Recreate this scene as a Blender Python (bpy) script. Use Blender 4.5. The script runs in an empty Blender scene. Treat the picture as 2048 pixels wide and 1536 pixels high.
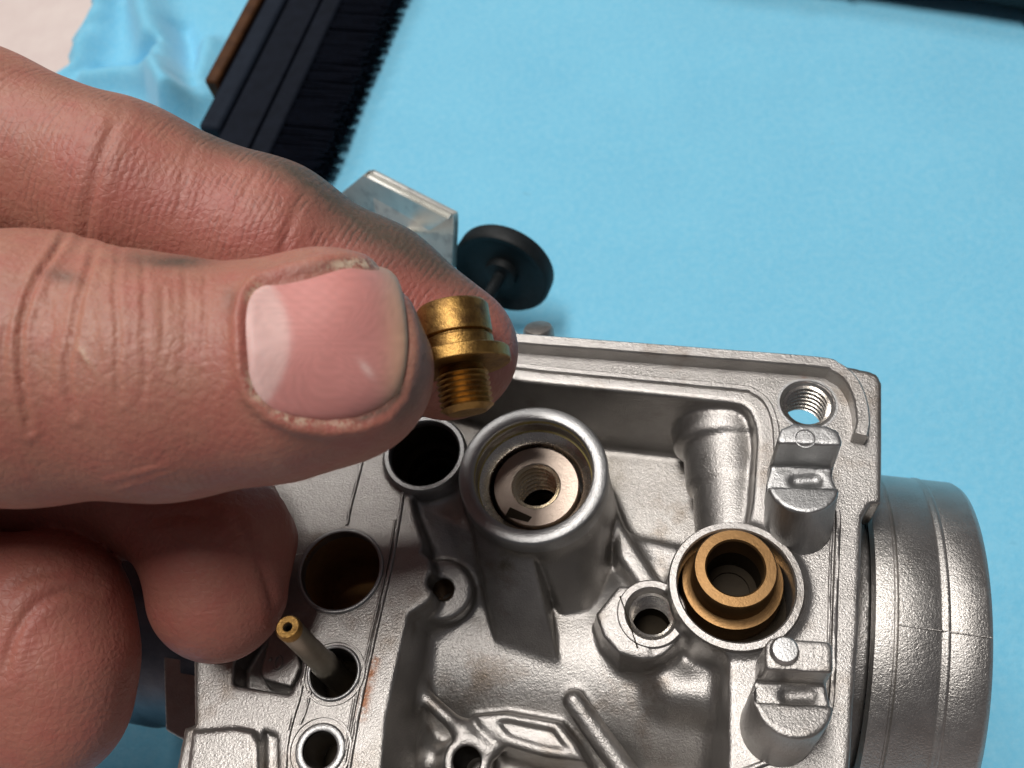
import bpy, bmesh, math, random
import numpy as np
from mathutils import Vector, Matrix, noise as mnoise
from mathutils.bvhtree import BVHTree
import openvdb as vdb

# ------------------------------------------------------------------ camera
# All measures below are millimetres; S turns them into metres.
S = 0.001
FPX = 1847.0                                  # focal length in pixels of a 2048 px wide frame
nad = np.array([276., -1067., 1847.]); nad /= np.linalg.norm(nad)
zb = np.array([-nad[0], -nad[1], nad[2]])     # world up seen from the camera (x right, y up, z back)
xb = np.array([1., 0, 0]) - zb * zb[0]; xb /= np.linalg.norm(xb)
yb = np.cross(zb, xb)
CM = np.array([xb, yb, zb])                   # camera axes -> world
def tw(r, u, f): return CM @ np.array([r, u, -f])
CAM = np.array([0, 0, 45.]) - 130. * tw(0, 0, 1)
def ray(u, v): return tw((u - 1024) / FPX, (768 - v) / FPX, 1.)
def P(u, v, z):                               # the point at height z that the photograph shows at (u, v)
    r = ray(u, v); return CAM + r * (z - CAM[2]) / r[2]
def Q(u, v, d):                               # the point at distance d from the lens plane
    return CAM + ray(u, v) * d
def proj(p):                                  # (n,3) -> u, v, depth
    c = (np.asarray(p) - CAM) @ CM
    return 1024 + FPX * c[:, 0] / -c[:, 2], 768 - FPX * c[:, 1] / -c[:, 2], -c[:, 2]

scn = bpy.context.scene
cd = bpy.data.cameras.new('camera'); cam = bpy.data.objects.new('camera', cd)
scn.collection.objects.link(cam); scn.camera = cam
cd.sensor_width = 36; cd.lens = FPX / 2048 * 36
cd.clip_start = 0.005; cd.clip_end = 20
m3 = Matrix(CM.tolist()).to_4x4(); m3.translation = Vector((CAM * S).tolist())
cam.matrix_world = m3
cd.dof.use_dof = True; cd.dof.focus_distance = 0.108; cd.dof.aperture_fstop = 38

# ------------------------------------------------------------------ light (a room: lamps overhead, dim walls)
w = bpy.data.worlds.new('World'); scn.world = w; w.use_nodes = True
bg = w.node_tree.nodes['Background']
bg.inputs[0].default_value = (0.62, 0.60, 0.66, 1); bg.inputs[1].default_value = 0.12
def area(name, loc, target, sx, sy, watts, col):
    l = bpy.data.lights.new(name, 'AREA'); l.shape = 'RECTANGLE'; l.size = sx; l.size_y = sy
    l.energy = watts; l.color = col
    o = bpy.data.objects.new(name, l); scn.collection.objects.link(o)
    o.location = loc
    o.rotation_euler = (Vector(target) - Vector(loc)).to_track_quat('-Z', 'Y').to_euler()
    return o
area('ceiling_lamp', (-0.10, 0.07, 1.00), (-.10, 0.07, 0), 0.15, 0.44, 9.3, (1.0, 0.955, 0.91))
area('window_lamp', (-0.40, 0.80, 0.90), (0, 0, 0.02), 0.46, 0.20, 4.6, (1.0, 0.96, 0.92))
scn.view_settings.view_transform = 'Standard'; scn.view_settings.look = 'None'
scn.view_settings.exposure = -0.16; scn.view_settings.gamma = 1.0

TZ = -10.0                                    # height of the cloth under the carburettor
TH = math.radians(-10.5)                      # the carburettor's turn on the cloth
EX = np.array([math.cos(TH), math.sin(TH), 0]); EY = np.array([-math.sin(TH), math.cos(TH), 0]); EZ = np.array([0, 0, 1.])
rng = np.random.default_rng(7); random.seed(7)

# ------------------------------------------------------------------ materials
class NT:
    def __init__(s, name):
        s.m = bpy.data.materials.new(name); s.m.use_nodes = True
        s.t = s.m.node_tree; s.b = s.t.nodes['Principled BSDF']
    def n(s, typ, **kw):
        x = s.t.nodes.new(typ)
        for k, v in kw.items():
            if k in x.inputs.keys(): x.inputs[k].default_value = v
            else: setattr(x, k, v)
        return x
    def l(s, a, b): s.t.links.new(a, b)
    def noise(s, scale, detail=3, rough=.5, vec=None, dist=0.):
        x = s.n('ShaderNodeTexNoise'); x.inputs['Scale'].default_value = scale
        x.inputs['Detail'].default_value = detail; x.inputs['Roughness'].default_value = rough
        x.inputs['Distortion'].default_value = dist
        s.l(vec if vec is not None else s.coord(), x.inputs['Vector']); return x.outputs['Fac']
    def coord(s):
        if not hasattr(s, '_c'):
            s._c = s.n('ShaderNodeNewGeometry').outputs['Position']
        return s._c
    def ramp(s, fac, stops):
        r = s.n('ShaderNodeValToRGB'); e = r.color_ramp.elements
        while len(e) < len(stops): e.new(.5)
        for i, (p, c) in enumerate(stops):
            e[i].position = p; e[i].color = (*c, 1) if len(c) == 3 else c
        s.l(fac, r.inputs[0]); return r.outputs[0]
    def math(s, op, a, b=None):
        x = s.n('ShaderNodeMath', operation=op)
        for i, v in enumerate((a, b)):
            if v is None: continue
            if isinstance(v, (int, float)): x.inputs[i].default_value = v
            else: s.l(v, x.inputs[i])
        return x.outputs[0]
    def mix(s, fac, a, b, blend='MIX'):
        x = s.n('ShaderNodeMix', data_type='RGBA', blend_type=blend)
        for i, v in ((0, fac), (6, a), (7, b)):
            if isinstance(v, (int, float)): x.inputs[i].default_value = v
            elif isinstance(v, tuple): x.inputs[i].default_value = (*v, 1) if len(v) == 3 else v
            else: s.l(v, x.inputs[i])
        return x.outputs[2]
    def attr(s, name):
        x = s.n('ShaderNodeAttribute'); x.attribute_name = name; return x
    def bump(s, h, strength, dist=0.0002, prev=None):
        x = s.n('ShaderNodeBump'); x.inputs['Strength'].default_value = strength; x.inputs['Distance'].default_value = dist
        s.l(h, x.inputs['Height'])
        if prev is not None: s.l(prev, x.inputs['Normal'])
        s.l(x.outputs[0], s.b.inputs['Normal']); return x.outputs[0]
    def set(s, **kw):
        for k, v in kw.items():
            k = k.replace('_', ' ')
            if isinstance(v, (int, float, tuple)): s.b.inputs[k].default_value = v if not (isinstance(v, tuple) and len(v) == 3 and 'Radius' not in k) else (*v, 1)
            else: s.l(v, s.b.inputs[k])

def metal(name, c1, c2, rough, grain, stain=None, blotch=250., metallic=1.0, spots=False):
    M = NT(name)
    big = M.noise(blotch, 4, .6); fine = M.noise(3800, 3, .7); mid = M.noise(1500, 2, .5)
    col = M.ramp(big, [(.3, c1), (.7, c2)])
    if stain is not None:
        c3, lo, hi, sc = stain
        f = M.ramp(M.noise(sc, 5, .65), [(lo, (0, 0, 0)), (hi, (1, 1, 1))])
        col = M.mix(f, col, c3)
    r = M.math('ADD', M.math('MULTIPLY', big, .16), M.math('MULTIPLY', mid, .10))
    if spots:                                                   # rust and oil masks, the latter also darker low down
        ru = M.math('MULTIPLY', M.attr('rust').outputs['Fac'], M.ramp(M.noise(1100., 4, .7), [(.36, (0, 0, 0)), (.56, (1, 1, 1))]))
        col = M.mix(ru, col, (.30, .10, .022)); metallic = M.math('SUBTRACT', metallic, M.math('MULTIPLY', ru, .7))
        oi = M.math('MULTIPLY', M.attr('oil_low').outputs['Fac'], M.ramp(M.noise(500., 3, .6), [(.3, (.3, .3, .3)), (.7, (1, 1, 1))]))
        col = M.mix(oi, col, (.085, .065, .03))
    M.set(Base_Color=col, Metallic=metallic, Roughness=M.math('ADD', r, rough - .13))
    if metallic == 0: M.set(Specular_IOR_Level=.08)
    b = M.bump(fine, grain * .6, .00020); M.bump(mid, grain * .22, .0002, b)
    return M.m
ALU = metal('cast_aluminium', (.335, .32, .305), (.43, .412, .395), .36, .7, ((.17, .125, .085), .54, .80, 110.), metallic=.90, spots=True)
ALU_MACH = metal('machined_aluminium', (.36, .36, .36), (.46, .46, .455), .40, .5, metallic=.92)
ALU_SPIG = metal('turned_aluminium', (.46, .44, .415), (.55, .53, .505), .36, .8, ((.20, .16, .13), .62, .8, 160.), metallic=.96)
ALU_OIL = metal('fuel_stained_aluminium', (.40, .34, .12), (.50, .44, .24), .45, .3, ((.30, .22, .04), .42, .7, 260.), metallic=.0)
BRASS = metal('aged_brass', (.32, .185, .055), (.42, .255, .085), .44, .5, ((.15, .08, .03), .45, .66, 480.))
BRONZE = metal('bronze_bush', (.19, .108, .046), (.25, .148, .066), .44, .3, ((.30, .17, .06), .55, .8, 200.))
STEEL = metal('zinc_plated_steel', (.60, .60, .57), (.72, .72, .68), .44, .2, ((.36, .36, .36), .55, .75, 300.), metallic=.75)
STEELR = metal('steel_insert', (.36, .29, .24), (.46, .38, .32), .36, .3)
BRIGHT = metal('bright_thread_metal', (.66, .60, .52), (.78, .74, .68), .26, .2)
AMBER = metal('amber_thread_metal', (.62, .48, .30), (.76, .64, .46), .26, .2)
STEELD = metal('dark_oily_metal', (.07, .07, .085), (.12, .12, .14), .34, .4)
TUBEM = metal('tarnished_tube_metal', (.26, .23, .18), (.36, .32, .26), .36, .3)
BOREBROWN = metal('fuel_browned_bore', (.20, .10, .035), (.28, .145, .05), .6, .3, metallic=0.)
RECESS_SHADE = metal('recess_shade_black', (.022, .016, .010), (.035, .026, .016), .6, .2, metallic=0.)  # near-black colour stands in for the shade inside bores and grooves

def plain(name, c1, c2, rough, scale=400., bumps=((1500., .3, .0002),), **kw):
    M = NT(name)
    M.set(Base_Color=M.ramp(M.noise(scale, 4, .6), [(.3, c1), (.7, c2)]), Roughness=rough, **kw)
    b = None
    for sc, st, d in bumps: b = M.bump(M.noise(sc, 3, .6), st, d, b)
    return M.m
RUBBER = plain('black_rubber', (.005, .007, .008), (.010, .013, .015), .55, 500., Specular_IOR_Level=.25)
BRISTLE = plain('black_bristle', (.002, .003, .007), (.004, .007, .016), .7, 900., Specular_IOR_Level=.15)
BLOCKP = plain('dark_blue_grey_plastic', (.007, .011, .020), (.011, .017, .029), .75, 300., Specular_IOR_Level=.15)
BLOCKD = plain('black_plastic', (.003, .005, .010), (.006, .009, .017), .75, 300., Specular_IOR_Level=.12)
WOOD = plain('brown_varnished_wood', (.045, .017, .006), (.09, .036, .012), .65, 260., Specular_IOR_Level=.2)
BENCH = plain('pale_bench_top', (.66, .55, .52), (.72, .62, .58), .5, 120., ((1800., .2, .0002),))

def cloth_mat():
    M = NT('blue_shop_cloth')
    a = M.noise(45., 4, .6); b = M.noise(700., 3, .7)
    col = M.ramp(a, [(.25, (.18, .55, .78)), (.75, (.20, .585, .81))])
    col = M.mix(M.ramp(b, [(.35, (0, 0, 0)), (.7, (1, 1, 1))]), col, M.mix(.25, col, (.42, .74, .88)))
    spots = M.ramp(M.noise(160., 2, .5), [(.76, (0, 0, 0)), (.80, (1, 1, 1))])
    col = M.mix(M.math('MULTIPLY', spots, .22), col, (.06, .17, .24))
    M.set(Base_Color=col, Roughness=.85, Specular_IOR_Level=.15, Sheen_Weight=.25, Sheen_Roughness=.5)
    h1 = M.bump(M.noise(1100., 4, .75), .45, .0004)
    M.bump(M.noise(120., 3, .55), .12, .0016, h1)
    return M.m
CLOTH = cloth_mat()

def skin_mat():
    M = NT('work_worn_skin')
    al = M.attr('along').outputs['Fac']; gr = M.attr('grime').outputs['Fac']; fl = M.attr('flush').outputs['Fac']; ln = M.attr('lines').outputs['Fac']
    big = M.noise(120., 4, .6); fine = M.noise(900., 4, .65)
    col = M.ramp(big, [(.25, (.35, .158, .11)), (.75, (.445, .215, .155))])
    col = M.mix(M.math('MULTIPLY', M.ramp(fine, [(.4, (0, 0, 0)), (.75, (1, 1, 1))]), .35), col, (.30, .105, .085))
    col = M.mix(M.math('MULTIPLY', M.ramp(M.noise(300., 3, .6), [(.42, (0, 0, 0)), (.68, (1, 1, 1))]), .45), col, (.40, .115, .095))
    col = M.mix(fl, col, (.36, .092, .078))
    wv = M.math('SINE', M.math('ADD', M.math('MULTIPLY', al, 2 * math.pi / 0.72), M.math('MULTIPLY', M.noise(260., 3, .6), 9.)))
    brk = M.ramp(M.noise(330., 2, .5), [(.38, (0, 0, 0)), (.62, (1, 1, 1))])
    wl = M.math('MULTIPLY', M.math('MULTIPLY', wv, ln), brk)
    dark = M.math('MULTIPLY', M.ramp(wl, [(.35, (0, 0, 0)), (.95, (1, 1, 1))]), M.math('ADD', .30, M.math('MULTIPLY', gr, .7)))
    col = M.mix(dark, col, (.10, .05, .04))
    gfac = M.math('MULTIPLY', gr, M.math('ADD', .62, M.math('MULTIPLY', fine, .7)))
    col = M.mix(gfac, col, (.095, .072, .055))
    dr = M.math('MULTIPLY', M.attr('dry').outputs['Fac'], M.ramp(M.noise(1500., 3, .7), [(.42, (0, 0, 0)), (.55, (1, 1, 1))]))
    col = M.mix(dr, col, (.60, .46, .34))
    M.set(Base_Color=col, Roughness=M.math('ADD', .42, M.math('MULTIPLY', fine, .18)), Specular_IOR_Level=.42,
          Subsurface_Weight=.16, Subsurface_Scale=.0022, Subsurface_Radius=(1.0, .35, .2))
    b0 = M.bump(M.math('MULTIPLY', wl, -1.), .13, .0002)
    vor = M.n('ShaderNodeTexVoronoi'); vor.inputs['Scale'].default_value = 1700.; M.l(M.coord(), vor.inputs['Vector'])
    b1 = M.bump(vor.outputs['Distance'], .20, .00028, b0)
    b2 = M.bump(fine, .14, .0004, b1)
    ve = M.n('ShaderNodeTexVoronoi', feature='DISTANCE_TO_EDGE'); ve.inputs['Scale'].default_value = 1050.; M.l(M.coord(), ve.inputs['Vector'])
    M.bump(M.ramp(ve.outputs['Distance'], [(0., (0, 0, 0)), (.10, (1, 1, 1))]), .16, .00018, b2)
    return M.m
SKIN = skin_mat()
def nail_mat():
    M = NT('thumbnail')
    c = M.attr('nailcol'); st = M.n('ShaderNodeTexNoise'); st.inputs['Scale'].default_value = 1.; st.inputs['Detail'].default_value = 2
    M.l(M.attr('ridge').outputs['Vector'], st.inputs['Vector'])
    M.set(Base_Color=M.mix(M.math('MULTIPLY', M.noise(500., 3, .6), .3), c.outputs['Color'], (.62, .30, .26)), Roughness=.5, Specular_IOR_Level=.3,
          Subsurface_Weight=.2, Subsurface_Scale=.0012, Subsurface_Radius=(1., .4, .3))
    M.bump(st.outputs['Fac'], .05, .0003)
    return M.m
NAIL = nail_mat()

# ------------------------------------------------------------------ object helpers
def link(name, me, mat, parent=None, smooth=40):
    if mat is not None and not me.materials: me.materials.append(mat)
    o = bpy.data.objects.new(name, me); scn.collection.objects.link(o)
    if smooth:
        me.shade_smooth()
        if smooth < 180: me.set_sharp_from_angle(angle=math.radians(smooth))
    if parent is not None: o.parent = parent
    return o
def mesh_from(name, verts, faces, origin=(0, 0, 0)):
    me = bpy.data.meshes.new(name)
    v = (np.asarray(verts, float) - np.asarray(origin)) * S
    me.from_pydata(v.tolist(), [], [tuple(map(int, f)) for f in faces]); me.update(); return me
ORG = {}
def thing(name, label, cat, loc, group=None):
    o = bpy.data.objects.new(name, None); scn.collection.objects.link(o)
    o.empty_display_size = .01
    o.location = [c * S for c in loc]; o['label'] = label; o['category'] = cat
    if group: o['group'] = group
    ORG[o.name] = np.array(loc, float); return o
def origin_of(p):
    z = np.zeros(3)
    while p is not None:
        z = z + np.array(p.location) / S; p = p.parent
    return z
def part(name, verts, faces, mat, parent, smooth=40, bevel=0, segs=2):
    me = mesh_from(name, verts, faces, origin_of(parent))
    o = link(name, me, mat, parent, smooth)
    if bevel:
        b = o.modifiers.new('bevel', 'BEVEL'); b.width = bevel * S; b.segments = segs; b.limit_method = 'ANGLE'; b.angle_limit = math.radians(35)
    return o
def frame(axis):
    a = np.asarray(axis, float); a /= np.linalg.norm(a)
    h = EX if abs(a @ EX) < .9 else EZ
    x = h - a * (a @ h); x /= np.linalg.norm(x); return x, np.cross(a, x), a
def lathe(prof, c, axis=(0, 0, 1), n=72, wob=0., closed=False):
    x, y, a = frame(axis); V = []; Fc = []
    ang = np.linspace(0, 2 * math.pi, n, endpoint=False)
    for r, z in prof:
        for t in ang:
            rr = r * (1 + wob * math.sin(3 * t + z))
            V.append(np.asarray(c) + x * rr * math.cos(t) + y * rr * math.sin(t) + a * z)
    k = len(prof); m = k if closed else k - 1
    for i in range(m):
        j2 = (i + 1) % k
        for j in range(n):
            q = (j + 1) % n; Fc.append((i * n + j, i * n + q, j2 * n + q, j2 * n + j))
    return np.array(V), Fc
def cap(V, Fc, n, first=False):
    k = len(V); idx = list(range(n)) if first else list(range(k - n, k))
    Fc.append(tuple(idx[::-1]) if first else tuple(idx)); return V, Fc
def join(*vf):
    V = []; Fc = []; o = 0
    for v, f in vf:
        V.append(np.asarray(v)); Fc += [tuple(i + o for i in q) for q in f]; o += len(v)
    return np.concatenate(V), Fc
def tube(pts, r, n=8, closed=False, flat=1.0):
    pts = np.asarray(pts, float); k = len(pts); V = []; Fc = []
    for i in range(k):
        d = pts[(i + 1) % k if closed else min(i + 1, k - 1)] - pts[i - 1 if (closed or i) else 0]
        d /= np.linalg.norm(d); s = np.cross(d, EZ); s /= np.linalg.norm(s); u = np.cross(s, d)
        rr = r[i] if hasattr(r, '__len__') else r
        for j in range(n):
            t = 2 * math.pi * j / n; V.append(pts[i] + s * rr * math.cos(t) + u * rr * flat * math.sin(t))
    for i in range(k if closed else k - 1):
        a = i * n; b = ((i + 1) % k) * n
        for j in range(n): Fc.append((a + j, a + (j + 1) % n, b + (j + 1) % n, b + j))
    if not closed: Fc.append(tuple(range(n))[::-1]); Fc.append(tuple(range((k - 1) * n, k * n)))
    return np.array(V), Fc
def smooth_line(pts, per=6, closed=False):
    p = np.asarray(pts, float); n = len(p); out = []
    rngi = range(n) if closed else range(n - 1)
    for i in rngi:
        a = p[(i - 1) % n] if (closed or i > 0) else p[0]; b = p[i]; c = p[(i + 1) % n]
        d = p[(i + 2) % n] if (closed or i + 2 < n) else p[-1]
        for t in np.linspace(0, 1, per, endpoint=False):
            out.append(.5 * ((2 * b) + (c - a) * t + (2 * a - 5 * b + 4 * c - d) * t * t + (3 * b - a - 3 * c + d) * t ** 3))
    if not closed: out.append(p[-1])
    return np.array(out)
def extrude(poly_top, poly_bot):
    n = len(poly_top); V = list(poly_top) + list(poly_bot); Fc = [tuple(range(n)), tuple(range(2 * n - 1, n - 1, -1))]
    for i in range(n): j = (i + 1) % n; Fc.append((i, i + n, j + n, j))
    return np.array(V), Fc
def PX(pts, z): return np.array([P(u, v, z) for u, v in pts])

# ------------------------------------------------------------------ distance fields, for cast and living shapes
class Field:
    def __init__(s, lo, hi, h, rot=False):
        s.lo = np.asarray(lo, float); s.h = h; s.rot = rot
        n = np.ceil((np.asarray(hi) - s.lo) / h).astype(int) + 1
        s.ax = [(s.lo[i] + h * np.arange(n[i])).astype(np.float32) for i in range(3)]
        s.d = np.full(n, 5., np.float32)
    def T(s, p):
        p = np.asarray(p, float)
        return np.stack([p @ EX, p @ EY, p[..., 2]], -1) if s.rot else p
    def sl(s, lo, hi):
        r = []
        for i in range(3):
            a = int(np.clip(math.floor((lo[i] - s.lo[i]) / s.h), 0, len(s.ax[i]))); b = int(np.clip(math.ceil((hi[i] - s.lo[i]) / s.h) + 1, 0, len(s.ax[i])))
            r.append(slice(a, b))
        return tuple(r)
    def apply(s, fn, lo, hi, mode='add', k=.5):
        m = k + 3 * s.h
        q = s.sl(np.asarray(lo) - m, np.asarray(hi) + m)
        if any(t.stop <= t.start for t in q): return
        x = s.ax[0][q[0]][:, None, None]; y = s.ax[1][q[1]][None, :, None]; z = s.ax[2][q[2]][None, None, :]
        d2 = fn(x, y, z).astype(np.float32); d1 = s.d[q]
        if mode == 'add':
            t = np.clip(.5 + .5 * (d1 - d2) / k, 0, 1); s.d[q] = d1 + (d2 - d1) * t - k * t * (1 - t)
        else:
            d2 = -d2; t = np.clip(.5 - .5 * (d1 - d2) / k, 0, 1); s.d[q] = d1 + (d2 - d1) * t + k * t * (1 - t)
    def cone(s, a, b, ra, rb, mode='add', k=.5):
        a = s.T(a); b = s.T(b); ab = b - a; L2 = max(ab @ ab, 1e-9); R = max(ra, rb)
        def fn(x, y, z):
            px, py, pz = x - a[0], y - a[1], z - a[2]
            t = np.clip((px * ab[0] + py * ab[1] + pz * ab[2]) / L2, 0, 1)
            return np.sqrt((px - ab[0] * t) ** 2 + (py - ab[1] * t) ** 2 + (pz - ab[2] * t) ** 2) - (ra + (rb - ra) * t)
        s.apply(fn, np.minimum(a, b) - R, np.maximum(a, b) + R, mode, k)
    def cyl(s, a, b, ra, rb=None, mode='add', k=.5, rnd=.0):      # flat-ended
        rb = ra if rb is None else rb
        a = s.T(a); b = s.T(b); ab = b - a; L = np.linalg.norm(ab); u = ab / L; R = max(ra, rb)
        def fn(x, y, z):
            px, py, pz = x - a[0], y - a[1], z - a[2]
            t = px * u[0] + py * u[1] + pz * u[2]
            rad = np.sqrt(np.maximum(px * px + py * py + pz * pz - t * t, 0))
            e1 = rad - (ra + (rb - ra) * np.clip(t / L, 0, 1)) + rnd; e2 = np.abs(t - L / 2) - L / 2 + rnd
            return np.minimum(np.maximum(e1, e2), 0) + np.sqrt(np.maximum(e1, 0) ** 2 + np.maximum(e2, 0) ** 2) - rnd
        s.apply(fn, np.minimum(a, b) - R, np.maximum(a, b) + R, mode, k)
    def prism(s, poly, z0, z1, mode='add', k=.4, draft=0., rnd=.3, off=0., stroke=None, slope=None):
        pl = s.T(poly)[:, :2]
        ex = off + abs(draft) * (z1 - z0) + (stroke or 0)
        lo = np.array([*(pl.min(0) - ex), z0]); hi = np.array([*(pl.max(0) + ex), z1])
        def fn(x, y, z):
            X, Y = np.broadcast_arrays(x[:, :, 0], y[:, :, 0])
            d2 = polydist(pl, X, Y, stroke is not None)[:, :, None] - (stroke if stroke is not None else off)
            e1 = d2 - draft * (z1 - z) + rnd
            zt = z1 if slope is None else z1 + ((x - slope[0]) * slope[2] + (y - slope[1]) * slope[3])
            e2 = np.maximum(z - zt, z0 - z) + rnd
            return np.minimum(np.maximum(e1, e2), 0) + np.sqrt(np.maximum(e1, 0) ** 2 + np.maximum(e2, 0) ** 2) - rnd
        if slope is not None: hi[2] += 12
        s.apply(fn, lo, hi, mode, k)
    def hull(s, pts, mode='add', k=.4, rnd=.3):                  # convex solid round a few points
        p = s.T(np.array(pts)); c = p.mean(0); pl = []
        n = len(p)
        for i in range(n):
            for j in range(i + 1, n):
                for l in range(j + 1, n):
                    nn = np.cross(p[j] - p[i], p[l] - p[i]); q = np.linalg.norm(nn)
                    if q < 1e-6: continue
                    nn /= q; dd = nn @ p[i]
                    if nn @ c > dd: nn, dd = -nn, -dd
                    if (p @ nn - dd).max() < 1e-4 and not any(abs(a @ nn) > .9999 and abs(b - dd) < 1e-3 for a, b in pl): pl.append((nn, dd))
        def fn(x, y, z):
            d = None
            for a, b in pl:
                e = x * a[0] + y * a[1] + z * a[2] - b
                d = e if d is None else (np.maximum(d, e) + np.log1p(np.exp(-np.abs(d - e) / (rnd * .35))) * rnd * .35)
            return d
        s.apply(fn, p.min(0) - 1, p.max(0) + 1, mode, k)
    def mesh(s):
        g = vdb.FloatGrid(); g.background = 3 * s.h if False else g.background
        lim = 4 * s.h
        g.copyFromArray(np.clip(s.d, -lim, lim).astype(np.float32))
        pts, quads = g.convertToQuads(0.0)
        pts = np.asarray(pts, float) * s.h + s.lo
        if s.rot: pts = pts[:, :1] * EX + pts[:, 1:2] * EY + pts[:, 2:] * EZ
        return pts, np.asarray(quads)[:, ::-1] if False else np.asarray(quads)
def polydist(pl, X, Y, open_line=False):
    d = np.full(X.shape, 1e9, np.float32); n = len(pl); inside = np.zeros(X.shape, bool)
    for i in range(n - 1 if open_line else n):
        a = pl[i]; b = pl[(i + 1) % n]; e = b - a
        wx, wy = X - a[0], Y - a[1]
        t = np.clip((wx * e[0] + wy * e[1]) / max(e @ e, 1e-12), 0, 1)
        d = np.minimum(d, (wx - e[0] * t) ** 2 + (wy - e[1] * t) ** 2)
        if not open_line:
            c = ((a[1] > Y) != (b[1] > Y)) & (X < (b[0] - a[0]) * (Y - a[1]) / ((b[1] - a[1]) if b[1] != a[1] else 1e-12) + a[0])
            inside ^= c
    d = np.sqrt(d)
    return d if open_line else np.where(inside, -d, d)
def big_mesh(name, pts, quads, origin):
    me = bpy.data.meshes.new(name); n = len(pts); m = len(quads)
    me.vertices.add(n); me.vertices.foreach_set('co', ((pts - origin) * S).astype(np.float32).ravel())
    me.loops.add(m * 4); me.loops.foreach_set('vertex_index', quads.astype(np.int32).ravel())
    me.polygons.add(m); me.polygons.foreach_set('loop_start', np.arange(0, m * 4, 4, dtype=np.int32))
    me.update(calc_edges=True); me.validate(); 
    return me
def outward(pts, quads):
    a, b, c, d = (pts[quads[:, i]] for i in range(4))
    v = np.einsum('ij,ij->i', np.cross(c - a, d - b), (a + c) / 2 - pts.mean(0)).sum()
    return quads if v > 0 else quads[:, ::-1]

# ================================================================== bench and cloth
def sheet(name, xs, ys, zf, mat, thick=None):
    X, Y = np.meshgrid(xs, ys, indexing='ij'); Z = zf(X, Y)
    V = np.stack([X, Y, Z], -1).reshape(-1, 3); nx, ny = len(xs), len(ys)
    i, j = np.meshgrid(np.arange(nx - 1), np.arange(ny - 1), indexing='ij'); a = (i * ny + j).ravel()
    return V, np.stack([a, a + ny, a + ny + 1, a + 1], 1)
bench_me = mesh_from('bench_top', [(-900, -700, TZ - 22.6), (900, -700, TZ - 22.6), (900, 900, TZ - 22.6), (-900, 900, TZ - 22.6),
                                   (-900, -700, TZ - 2.6), (900, -700, TZ - 2.6), (900, 900, TZ - 2.6), (-900, 900, TZ - 2.6)],
                     [(3, 2, 1, 0), (4, 5, 6, 7), (0, 1, 5, 4), (1, 2, 6, 5), (2, 3, 7, 6), (3, 0, 4, 7)])
bench = link('bench_top', bench_me, BENCH); bench['kind'] = 'structure'; bench['label'] = 'pale pinkish bench top under the blue cloth'

edge_px = [(225, -160), (212, -60), (198, 0), (186, 40), (160, 90), (132, 140), (95, 190), (40, 260), (-40, 400), (-60, 600), (-60, 900), (-60, 1300), (-60, 1700)]
edge = PX(edge_px, TZ); edge = edge[np.argsort(edge[:, 1])]
def cloth_grid():
    ny, nx = 520, 620
    ys = np.linspace(-120, 330, ny); t = np.linspace(0, 1, nx) ** 1.15
    ex = np.interp(ys, edge[:, 1], edge[:, 0]) + 1.2 * np.sin(ys * .31) + .7 * np.sin(ys * .83)
    X = ex[:, None] + (260 - ex[:, None]) * t[None, :]; Y = np.repeat(ys[:, None], nx, 1)
    Z = np.full(X.shape, TZ)
    for k in range(7):                                         # soft undulation of the laid sheet
        a = rng.uniform(0, 2 * math.pi); wl = rng.uniform(25, 70)
        Z += rng.uniform(.12, .3) * np.sin((X * math.cos(a) + Y * math.sin(a)) * 2 * math.pi / wl + rng.uniform(0, 6))
    def ridge(pts, h, wd, z=TZ):
        pl = PX(pts, z)[:, :2]; d = polydist(pl, X, Y, True)
        return h * np.exp(-(d / wd) ** 2)
    e = X - ex[:, None]
    Z += 3.2 * np.exp(-((e - 3) / 4.) ** 2)                     # the rucked-up edge
    Z += ridge([(345, -60), (300, 20), (318, 90), (352, 170), (372, 240)], 8.5, 5.5)
    Z += ridge([(372, 240), (330, 190), (262, 168), (190, 165)], 6.0, 4.2)
    Z += ridge([(230, -40), (225, 40), (190, 110)], 4.5, 4.5)
    Z -= ridge([(200, 150), (260, 142), (318, 122)], 5.0, 2.6)
    Z += ridge([(425, 100), (405, 180), (430, 215)], 4.5, 4.0)
    Z -= ridge([(365, 60), (380, 130), (395, 200)], 3.0, 3.0)
    Z += ridge([(300, 330), (150, 420), (40, 520)], 5.0, 7.0)
    Z += ridge([(1200, 250), (1700, 420), (2100, 480)], .5, 9.0)
    Z += ridge([(1500, 120), (1900, 150), (2200, 120)], .6, 10.0)
    Z = np.maximum(Z, TZ - 2.3)
    V = np.stack([X, Y, Z], -1).reshape(-1, 3)
    i, j = np.meshgrid(np.arange(ny - 1), np.arange(nx - 1), indexing='ij'); a = (i * nx + j).ravel()
    return V, np.stack([a, a + 1, a + nx + 1, a + nx], 1)
V, Fq = cloth_grid()
cme = big_mesh('shop_cloth', V, Fq, np.zeros(3))
cloth = link('shop_cloth', cme, CLOTH, smooth=180)
sm = cloth.modifiers.new('thickness', 'SOLIDIFY'); sm.thickness = .0004; sm.offset = -1
cloth['label'] = 'light blue shop cloth spread over the bench, rucked up at its left edge'; cloth['category'] = 'cloth'

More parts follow.
